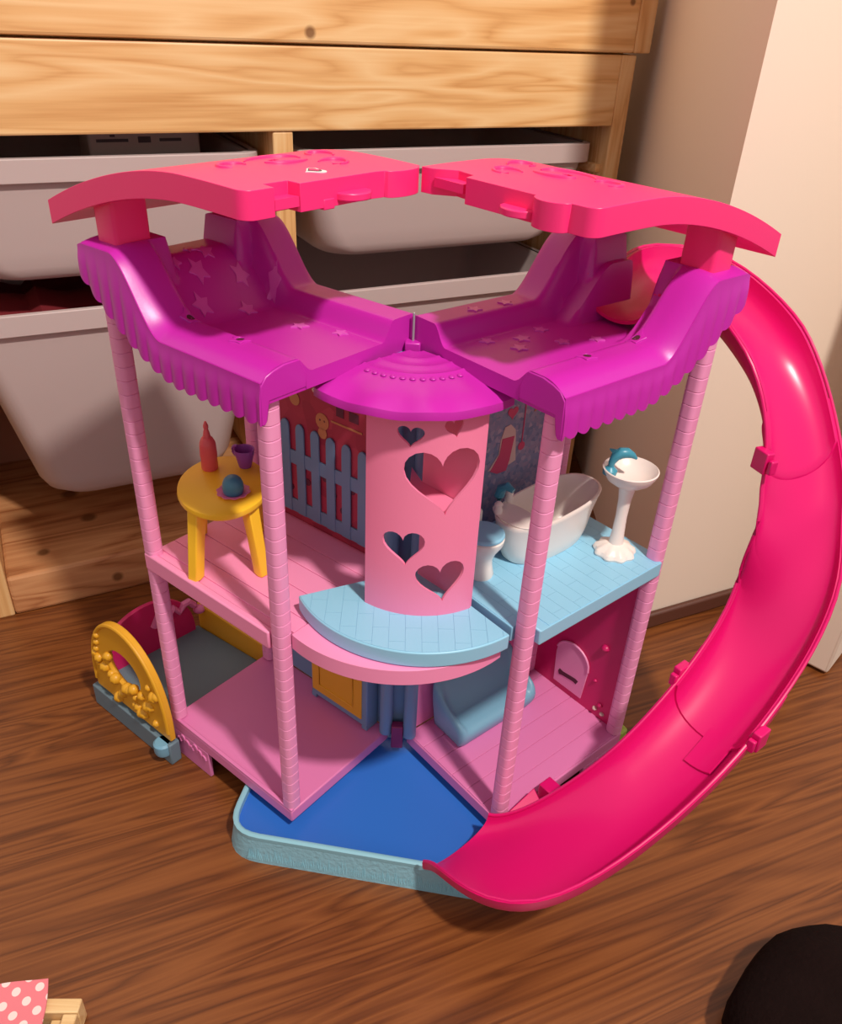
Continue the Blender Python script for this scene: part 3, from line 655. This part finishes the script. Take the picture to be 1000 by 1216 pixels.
o0, o1 = Vector((-.237, .078)), Vector((-.153, .020)); od = (o1 - o0).normalized(); ol_ = (o1 - o0).length; on = Vector((od.y, -od.x))
put('back_panel', MB().plate([(0, .024), (ol_, .024), (ol_, .056), (ol_ * .6, .058), (0, .062)], lambda x, y, t: (o0.x + od.x * x - on.x * t, o0.y + od.y * x - on.y * t, y), .004), 'gold', wing, bevel=.001, label='ochre yellow back panel')
put('trim_knob', MB().ball((o0.x + .004, o0.y - .006, .058), .007, .006, .005), 'plate', wing)
lime = TR(A * .72, B + .006, 0)
put('base_foot', MB().plate([(A * .45, B + .001), (A - .006, B + .001), (A - .006, B + .022), (A * .62, B + .030), (A * .45, B + .024)], lambda x, y, t: TR(x, y, .030 - t), .028), 'green', house, bevel=.002, label='lime green base foot')

# ------------------------------------------------------------------ pool
pool = thing('toy_pool', (0, -.17, 0), 'royal blue toy pool with pale aqua rim under the dollhouse', 'toy pool')
def smooth_poly(pts, r, n=7):
    out = []
    for i in range(len(pts)):
        p0, p1, p2 = Vector(pts[i - 1]), Vector(pts[i]), Vector(pts[(i + 1) % len(pts)])
        rr = r[i] if isinstance(r, (list, tuple)) else r
        a = p1 + (p0 - p1).normalized() * rr; b = p1 + (p2 - p1).normalized() * rr
        for k in range(n + 1): t = k / n; q = a * (1 - t) ** 2 + p1 * 2 * t * (1 - t) + b * t * t; out.append((q.x, q.y))
    return out
pp = smooth_poly([(-.1475, -.186), (.080, -.2155), (.124, -.196), (.120, -.150), (.040, -.062), (-.050, -.062), (-.137, -.120)], [.030, .012, .012, .008, .006, .006, .02])
cen = Vector((0, -.16))
def ins(pts, d):
    out = []; n = len(pts)
    for i in range(n):
        a, b = Vector(pts[i - 1]), Vector(pts[(i + 1) % n]); t = (b - a).normalized(); out.append((pts[i][0] - t.y * d, pts[i][1] + t.x * d))
    return out
put('pool_wall', MB().loft([[(x, y, z) for x, y in ins(pp, i_)] for i_, z in ((-.004, 0), (-.0035, .003), (.0, .025), (.004, .025), (.004, .008))], True, False), 'rim', pool, smooth=40)
put('pool_rim', MB().loft([[(x, y, z) for x, y in ins(pp, i_)] for i_, z in ((-.0004, .0245), (-.0006, .0285), (.0008, .0295), (.0030, .0295), (.0042, .0285), (.0042, .0160))], False, False), 'rimtop', pool, smooth=50)
put('water_sheet', MB().loft([[(x, y, z) for x, y in ins(pp, i_)] for i_, z in ((.0042, .012), (.0042, .0225), (.0065, .0215))], False, True), 'water', pool, smooth=40)
rnd = random.Random(11)
gm = None
for k in range(120):     # embossed grass blades along the front wall
    x = -.128 + .0016 * k + .0006 * rnd.random(); yw = -.186 - .1297 * (x + .1475)
    h = .007 + .009 * rnd.random(); tilt = (rnd.random() - .5) * .004; b_ = yw - .0034; tp_ = yw - .0034 + .0034 * h / .022
    mb = MB().add([(x - .0012, b_ + .0004, .003), (x + .0012, b_ + .0004, .003), (x + tilt, tp_, .003 + h), (x + tilt * .4, (b_ + tp_) / 2 - .0007, .003 + h * .45), (x, b_ - .0005, .003)], [(0, 4, 3), (4, 1, 3), (1, 2, 3), (2, 0, 3), (0, 2, 1), (0, 1, 4)])
    gm = mb if gm is None else gm.add(mb.v, mb.f)
g_ = put('grass_emboss', gm, 'rimtop', pool, smooth=0); g_['kind'] = 'stuff'

# ------------------------------------------------------------------ slide
slide = thing('toy_slide', (.2, -.15, 0), 'curved magenta pink slide clipped to the purple roof and the pool', 'slide')
KN = [(.0481, -.1916, .045), (.0996, -.2419, .0933), (.1998, -.1961, .1525), (.2814, -.1271, .2344), (.2916, -.0904, .3388), (.2669, -.0389, .4269), (.2145, .0396, .4704), (.1685, -.0106, .4682), (.1410, -.0346, .4682)]
def cr(P, n):
    P = [Vector(p) for p in P]; P = [2 * P[0] - P[1]] + P + [2 * P[-1] - P[-2]]; out = []
    for k in range(n + 1):
        t = min(k / n * (len(P) - 3), len(P) - 3 - 1e-6); i = int(t); f = t - i; a, b, c, d = P[i:i + 4]
        out.append(.5 * ((2 * b) + (c - a) * f + (2 * a - 5 * b + 4 * c - d) * f * f + (-a + 3 * b - 3 * c + d) * f ** 3))
    return out
NS = 140; SC = cr(KN, NS); SWD = .067; DEP = .030
def sframe(i):
    t = SC[min(i + 1, NS)] - SC[max(i - 1, 0)]; t.z = 0; t.normalize(); return SC[i], Vector((-t.y, t.x, 0)), t
INN = [sframe(i)[0] + sframe(i)[1] * SWD / 2 for i in range(NS + 1)]; OUTR = [sframe(i)[0] - sframe(i)[1] * SWD / 2 for i in range(NS + 1)]
NB = 34; b0 = Vector((.0748, -.1782, .058)); b3 = INN[NB]; bt = (INN[NB + 2] - INN[NB]).normalized(); b1 = b0 + Vector((.026, -.008, .001)); b2 = b3 - bt * .030
for i in range(NB):
    t = i / NB; INN[i] = b0 * (1 - t) ** 3 + b1 * 3 * t * (1 - t) ** 2 + b2 * 3 * t * t * (1 - t) + b3 * t ** 3
def sec_(i):
    a, b = INN[i], OUTR[i]; return (a + b) / 2, (a - b).normalized(), (a - b).length / 2
def trough(i0, i1, grow=0.0, step=1, thick=.0024):
    rings = []
    for i in range(i0, i1 + 1, step):
        c, nrm, hw = sec_(i); end = ss(i / 26); dep = DEP * (.62 + .38 * end); prof = []
        for k in range(17):
            a = math.pi * k / 16; x = math.cos(a); z = -abs(math.sin(a)) ** .75; prof.append((x * (hw + grow), z * (dep + grow)))
        outer = [(x * (1 + thick / hw), z - (thick if 0 < k < 16 else 0)) for k, (x, z) in enumerate(prof)]
        ring = prof + outer[::-1]
        rings.append([c + nrm * x + Vector((0, 0, z)) for x, z in ring])
    return MB().loft(rings)
J1, J2 = 47, 80
put('slide_section', trough(0, J1, 0.0006), 'slide', slide, smooth=50)
put('slide_section', trough(J1 - 5, J2, -0.0014), 'slide', slide, smooth=50)
put('slide_section', trough(J2 - 5, NS, -0.0034), 'slide', slide, smooth=50)
for i0, i1 in ((0, NS),):
    for sgn in (1, -1):
        pts = [sec_(i)[0] + sec_(i)[1] * sgn * (sec_(i)[2] + .0012) for i in range(0, NS + 1, 2)]
        put('slide_edge', MB().tube(pts, .0014, 8), 'slide', slide)
for i, sg in ((J1 - 3, 1), (J1 - 4, -1), (J2 - 5, 1)):
    c, nr, t = sframe(i); cc = c + nr * sg * (SWD / 2 + .004)
    def CT(x, y, z, cc=cc, nr=nr, t=t, sg=sg): q = cc + t * x + nr * sg * y; return (q.x, q.y, q.z + z)
    put('clip', MB().box(CT, -.009, .005, -.003, .004, -.014, .003), 'slide', slide, bevel=.001)
    put('clip', MB().box(CT, -.014, -.010, -.003, .003, -.012, -.001), 'slide', slide, bevel=.001)
def tongue(j, n, k0, k1):
    rows_ = []
    for i in range(j - n, j + 1):
        c, nrm, hw = sec_(i); row = []
        for lay in (.0016, .0004):
            ks = range(k0, k1 + 1) if lay > .001 else range(k1, k0 - 1, -1)
            for k in ks:
                a = math.pi * k / 16; row.append(c + nrm * math.cos(a) * (hw - lay) + Vector((0, 0, -abs(math.sin(a)) ** .75 * (DEP - lay))))
        rows_.append(row)
    return MB().loft(rows_)
put('joint_tongue', tongue(J1 - 4, 4, 8, 12), 'slide', slide, smooth=40)
put('slide_bracket', MB().hexa([TR(A + .001, .010, .018), TR(A + .001, .040, .018), TR(A + .022, .040, .018), TR(A + .022, .008, .018), TR(A + .001, .010, .052), TR(A + .001, .040, .060), TR(A + .022, .036, .048), TR(A + .022, .012, .046)]), 'slide', slide, bevel=.001)
put('slide_bracket', MB().box(TR, A + .001, A + .016, .046, .060, .03, .060), 'slide', slide, bevel=.001)

# ------------------------------------------------------------------ furniture, upper left room
def onL(u, v, z=ZL): return TL(u, v, z)
tc_ = TL(.0775, .115, ZL); lx = (eL * -.65 + gL * .76).normalized(); sx_ = Vector((-lx.y, lx.x))
def TT(l, s, z): return (tc_[0] + lx.x * l + sx_.x * s, tc_[1] + lx.y * l + sx_.y * s, z)
ZTB = .302
table = thing('toy_table', tc_, 'yellow oval toy table with four splayed legs on pink floor', 'table')
def ell(a, b, z, n=40): return [TT(a * math.cos(2 * math.pi * i / n), b * math.sin(2 * math.pi * i / n), z) for i in range(n)]
put('tabletop', MB().loft([ell(.042, .0305, ZTB - .009), ell(.0435, .032, ZTB - .0075), ell(.0445, .033, ZTB - .0055), ell(.0475, .0355, ZTB - .005), ell(.048, .036, ZTB - .0035), ell(.0475, .0355, ZTB - .0008), ell(.046, .034, ZTB)]), 'yellow', table, smooth=40)
for l, s in ((-.030, .0235), (-.030, -.0235), (.030, .0235), (.030, -.0235)):
    d = Vector((l, s)).normalized(); e2 = Vector((-d.y, d.x)); rings = []
    for k, z, wv in ((1.10, ZL, .0052), (.98, ZL + .03, .0054), (.84, ZTB - .007, .0060)):
        rings.append([TT(l * k + d.x * x * wv + e2.x * y * wv, s * k + d.y * x * wv + e2.y * y * wv, z) for x, y in ((1, -.8), (1, .8), (.2, 1.0), (-1, .8), (-1, -.8), (.2, -1.0))])
    put('leg', MB().loft(rings), 'yellow', table, bevel=.0008)
bo = TL(.069, .142, ZTB); bottle = thing('toy_bottle', bo, 'coral red toy sauce bottle standing on the yellow table', 'bottle')
put('bottle_body', MB().lathe(bo, [(.0062, 0), (.0068, .001), (.0066, .010), (.0070, .013), (.0066, .022), (.0062, .0245), (.0045, .028), (.0035, .029)], 20), 'red', bottle)
put('bottle_nozzle', MB().lathe((bo[0], bo[1], bo[2] + .0285), [(.0033, 0), (.0024, .005), (.0016, .008), (.0021, .0085), (.0021, .0105), (.0008, .014)], 16), 'red', bottle)
cu = TL(.047, .124, ZTB); cup = thing('toy_cup', cu, 'violet toy cup with round handle on the yellow table', 'cup')
put('cup_body', MB().lathe(cu, [(.0048, 0), (.0056, .002), (.0086, .016), (.0084, .0165), (.0076, .016), (.0048, .004)], 22), 'cup', cup)
hd = Vector((-.9, .45, 0)).normalized()
put('cup_handle', MB().tube([Vector(cu) + hd * (.0070 + .0050 * math.sin(math.pi * i / 12)) + Vector((0, 0, .0125 + .0045 * math.cos(math.pi * i / 12))) for i in range(13)], .0014, 8), 'cup', cup)
plc = TL(.082, .097, ZTB)
prf = [(.001, .0007), (.008, .001), (.012, .0026), (.0128, .0026), (.0125, .0018), (.009, 0), (.001, 0)]
tag(put('toy_plate', MB().loft([[(plc[0] + r * (1 + .05 * math.cos(10 * 2 * math.pi * j / 60) * (r > .01)) * math.cos(2 * math.pi * j / 60), plc[1] + r * (1 + .05 * math.cos(10 * 2 * math.pi * j / 60) * (r > .01)) * math.sin(2 * math.pi * j / 60), plc[2] + z) for j in range(60)] for r, z in prf]), 'plate'), 'pink scalloped toy plate on the yellow table under a blue dome', 'plate')
tag(put('toy_pudding', MB().lathe((plc[0], plc[1], plc[2] + .001), [(.0074, 0), (.0080, .0012), (.0084, .005), (.0080, .0085), (.0066, .0118), (.0045, .0138), (.002, .0147), (.0002, .0149)], 28), 'ball'), 'shiny grey blue dome-shaped toy pudding on the pink plate', 'toy food')

# ------------------------------------------------------------------ furniture, upper right bathroom
def oval(T, cu_, cv_, a, b, z, n=40, p=2.4, egg=0): 
    o = []
    for i in range(n):
        t = 2 * math.pi * i / n; c, s = math.cos(t), math.sin(t)
        x = math.copysign(abs(c) ** (2 / p), c) * a; y = math.copysign(abs(s) ** (2 / p), s) * b
        o.append(T(cu_ + x, cv_ + y, z + egg * (y / b)))
    return o
tb = TR(.050, .098, ZR_); tub = thing('toy_bathtub', tb, 'white oval toy bathtub standing on the blue tiled floor', 'bathtub')
prof = [(.0185, .040, 0), (.0195, .042, .002), (.0215, .046, .012), (.0235, .050, .028), (.0245, .0525, .040), (.0255, .0535, .0435), (.0250, .0530, .0445), (.0235, .0510, .0445), (.0225, .0490, .041), (.0205, .0450, .025), (.0175, .040, .012), (.012, .032, .007)]
put('tub_shell', MB().loft([oval(TR, .0495 + .0015 * (z > .03), .098, a, b, ZR_ + z, 48, 2.5, .0035 if z > .02 else 0) for a, b, z in prof]), 'white', tub, smooth=45)
dk = oval(TR, .0495, .098, .0235, .0510, 0, 48, 2.5); 
put('tub_deck', MB().loft([oval(TR, .0495, .0600, .0210, .0125, ZR_ + .0415, 30, 2.3), oval(TR, .0495, .0600, .0215, .013, ZR_ + .0425, 30, 2.3)]), 'white', tub, bevel=.0005)
for u, v in ((.038, .052), (.030, .072)):
    put('tap_knob', MB().lathe(TR(u, v, ZR_ + .042), [(.0035, 0), (.0038, .003), (.0030, .005), (.0036, .008), (.0020, .010), (.0005, .0105)], 12), 'white', tub)
put('faucet', MB().tube([TR(.030, .061, ZR_ + .041), TR(.029, .061, ZR_ + .050), TR(.031, .061, ZR_ + .058), TR(.036, .062, ZR_ + .062), TR(.042, .063, ZR_ + .060)], [.0042, .0040, .0042, .0036, .0022], 10), 'teal', tub, label='teal blue spout')
to = TR(.050, .026, ZR_); toilet = thing('toy_toilet', to, 'small white toy toilet with pale blue lid beside the tower', 'toilet')
put('toilet_bowl', MB().lathe(to, [(.0100, 0), (.0105, .002), (.0088, .010), (.0084, .016), (.0110, .023), (.0158, .031), (.0164, .0355), (.0140, .0372)], 26, 1, 1.0), 'white', toilet)
lr = .0163
put('toilet_lid', MB().lathe((to[0], to[1], to[2] + .0372), [(lr * .95, 0), (lr, .0008), (lr, .0022), (lr * .92, .0034), (lr * .5, .0040), (.0005, .0041)], 26), 'blue', toilet)
put('cistern', MB().box(TR, .028, .0365, .014, .038, ZR_, ZR_ + .050), 'white', toilet, bevel=.003, seg=3)
si = TR(.094, .139, ZR_); sink = thing('toy_sink', si, 'white pedestal toy sink on the blue floor with dolphin tap', 'sink')
rings = []
for r, z in ((.0165, 0), (.0172, .002), (.0160, .005), (.0105, .0085), (.0060, .0105)):
    rings.append([(si[0] + r * (1 + (.06 if r > .01 else 0) * math.cos(9 * 2 * math.pi * j / 54)) * math.cos(2 * math.pi * j / 54), si[1] + r * (1 + (.06 if r > .01 else 0) * math.cos(9 * 2 * math.pi * j / 54)) * math.sin(2 * math.pi * j / 54), si[2] + z) for j in range(54)])
put('sink_foot', MB().loft(rings), 'white', sink)
put('pedestal', MB().lathe(si, [(.0062, .0095), (.0052, .020), (.0046, .036), (.0052, .052), (.0066, .062), (.0085, .067)], 20), 'white', sink)
put('basin', MB().lathe(si, [(.006, .0645), (.0110, .066), (.0180, .071), (.0215, .0775), (.0222, .0800), (.0212, .0806), (.0195, .0782), (.0150, .0730), (.0080, .0702), (.001, .0700)], 40), 'white', sink)
bx0 = Vector((si[0], si[1], si[2] + .0772)) + Vector((-.0165, -.001, 0))
put('tap_base', MB().lathe(bx0, [(.0055, -.002), (.0058, .0015), (.0040, .003), (.0028, .0045)], 16), 'teal', sink)
dp = [(0, .003), (.0003, .008), (.0022, .0132), (.0062, .0165), (.0112, .0168), (.0155, .0150), (.0190, .0122)]
dol = put('dolphin_tap', MB().tube([bx0 + Vector((x, 0, z)) for x, z in dp], [.0022, .0028, .0040, .0046, .0042, .0026, .0010], 12), 'teal', sink, label='blue dolphin-shaped tap')
put('fin', MB().hexa([bx0 + Vector(q) for q in ((.001, -.0008, .014), (.006, -.0008, .019), (.006, .0008, .019), (.001, .0008, .014), (-.0035, -.0003, .0195), (-.003, -.0003, .0200), (-.003, .0003, .0200), (-.0035, .0003, .0195))]), 'teal', dol)

# ------------------------------------------------------------------ furniture, ground floor
so = TR(.025, .075, Z0); sofa = thing('toy_sofa', so, 'pale blue moulded toy sofa on the right pink ground floor', 'sofa')
V0s, V1s = .022, .126
def srow(u, zc, zs, n=30):
    r = []
    for k in range(n + 1):
        v = V0s + (V1s - V0s) * k / n; e = min(k, n - k) / n; arm = 1 - ss((e - .03) / .07)
        r.append((u, v, zs + (zc - zs) * arm))
    return r
rows = []
uS = [.002, .004, .010, .016, .024, .034, .044, .050, .0525]
zb_ = [.052, .0575, .056, .044, .026, .0225, .0225, .0205, .014]
za_ = [.050, .0560, .0550, .050, .044, .038, .032, .026, .014]
n = 30; vs = []
for u, zb, za in zip(uS, zb_, za_):
    for k in range(n + 1):
        f = k / n; e = min(f, 1 - f); arm = 1 - ss((e - .035) / .075); rnd_ = (1 - ss(e / .05)) * .006
        v = V0s + (V1s - V0s) * f + 0; vs.append((u + (rnd_ if u < .01 else -rnd_ * .6 if u > .045 else 0), v, Z0 + max(za, zb) * arm + zb * (1 - arm) - rnd_ * 1.2))
tops = [TR(*q) for q in vs]; bots = [TR(u + (.002 if u < .01 else -.006 if u > .04 else 0), v + (.004 if v < .03 else -.004 if v > .118 else 0), Z0) for u, v, z in vs]; N1 = n + 1; m_ = len(uS); n0 = len(tops)
fs = [(i * N1 + j, i * N1 + j + 1, (i + 1) * N1 + j + 1, (i + 1) * N1 + j) for i in range(m_ - 1) for j in range(n)]; fs += [tuple(k + n0 for k in f) for f in fs]
bd = [j for j in range(N1)] + [i * N1 + n for i in range(1, m_)] + [(m_ - 1) * N1 + j for j in range(n - 1, -1, -1)] + [i * N1 for i in range(m_ - 2, 0, -1)]
fs += [(bd[k], bd[(k + 1) % len(bd)], bd[(k + 1) % len(bd)] + n0, bd[k] + n0) for k in range(len(bd))]
so_ = put('sofa_shell', MB().add(tops + bots, fs), 'sofa', sofa, smooth=60)
sb_ = so_.modifiers.new('sub', 'SUBSURF'); sb_.levels = 1; sb_.render_levels = 1
ca_ = TL(.009, .05, Z0); cab = thing('toy_cabinet', ca_, 'slate blue toy cabinet with mustard yellow door on the left ground floor', 'cabinet')
put('cabinet_body', MB().box(TL, .0010, .0165, .0135, .0865, Z0 + .004, Z0 + .074), 'slate', cab, bevel=.001)
put('door_panel', MB().box(TL, .0160, .0178, .0195, .0845, Z0 + .0115, Z0 + .072), 'gold', cab, bevel=.0008, label='mustard yellow door')
for v in (.0135, .0805): put('foot', MB().box(TL, .0015, .0165, v, v + .006, Z0, Z0 + .005), 'slate', cab)
put('door_emboss', MB().tube([TL(.0180, .030, Z0 + .022), TL(.0180, .074, Z0 + .022), TL(.0180, .074, Z0 + .062), TL(.0180, .030, Z0 + .062), TL(.0180, .030, Z0 + .022)], .0008, 6), 'gold', cab)

# ------------------------------------------------------------------ toys at the frame's edge
bd0 = Vector((-.268, -.347)); ba = R(3)
def TB(x, y, z): return (bd0.x + x * math.cos(ba) - y * math.sin(ba), bd0.y + x * math.sin(ba) + y * math.cos(ba), z)
bed = thing('toy_bed', TB(0, 0, 0), 'pale wooden toy bed with red mattress beside polka dot cloth', 'toy bed')
put('bed_rail', MB().box(TB, -.12, .052, .012, .022, 0, .022), 'toywood', bed, bevel=.001)
put('bed_rail', MB().box(TB, -.12, .052, -.075, -.065, 0, .022), 'toywood', bed, bevel=.001)
put('bed_end', MB().box(TB, .042, .052, -.0645, .0115, 0, .022), 'toywood', bed, bevel=.001)
put('bed_corner_post', MB().box(TB, .0325, .0415, .004, .0115, 0, .014), 'toywood', bed, bevel=.001)
put('mattress', MB().box(TB, -.12, .0415, -.0645, .0035, .003, .011), mat('bright_red_cotton', (190, 22, 34), .8), bed, bevel=.002)
cl_ = MB(); nx, ny = 24, 20; vs = []
bk0, bk1, fr1, fr0 = Vector((-.355, -.336)), Vector((-.2451, -.3117)), Vector((-.2190, -.4020)), Vector((-.330, -.425))
for j in range(ny + 1):
    for i in range(nx + 1):
        f, g = i / nx, j / ny; q = (fr0 * (1 - f) + fr1 * f) * (1 - g) + (bk0 * (1 - f) + bk1 * f) * g
        vs.append((q.x + .0012 * math.sin(g * 9), q.y + .001 * math.sin(f * 11), .0252 + .0006 * math.sin(f * 9 + g * 6) + .0014 * max(0, g - .8) * 5))
N1 = nx + 1; n0 = len(vs)
fs = [(j * N1 + i, j * N1 + i + 1, (j + 1) * N1 + i + 1, (j + 1) * N1 + i) for j in range(ny) for i in range(nx)]; fs += [tuple(k + n0 for k in f) for f in fs]
bd = [i for i in range(N1)] + [j * N1 + nx for j in range(1, ny + 1)] + [ny * N1 + i for i in range(nx - 1, -1, -1)] + [j * N1 for j in range(ny - 1, 0, -1)]
fs += [(bd[k], bd[(k + 1) % len(bd)], bd[(k + 1) % len(bd)] + n0, bd[k] + n0) for k in range(len(bd))]
cl_.add(vs + [(x, y, z - .0014) for x, y, z in vs], fs)
tag(put('doll_blanket', cl_, 'polka', smooth=50), 'pink doll blanket with white polka dots draped over toy bed', 'blanket')
# dark rounded cushion
cx, cy = .338, -.345; rings = []
for r, z in ((.082, 0), (.092, .008), (.098, .022), (.096, .038), (.086, .054), (.068, .064), (.042, .071), (.015, .073), (.0005, .0735)):
    rings.append([(cx + r * (1 + .02 * math.sin(5 * t) + .015 * math.sin(9 * t + z * 40)) * math.cos(t), cy + r * (1 + .02 * math.sin(5 * t) + .015 * math.sin(9 * t + z * 40)) * math.sin(t), z + .003 * math.sin(4 * t) * (0 < r < .1)) for t in [2 * math.pi * j / 40 for j in range(40)]])
tag(put('floor_cushion', MB().loft(rings), 'dark', smooth=70), 'dark brown rounded knitted cushion lying on the wooden floor', 'cushion')

for o in bpy.data.objects:
    if '_w' in o.keys(): del o['_w']
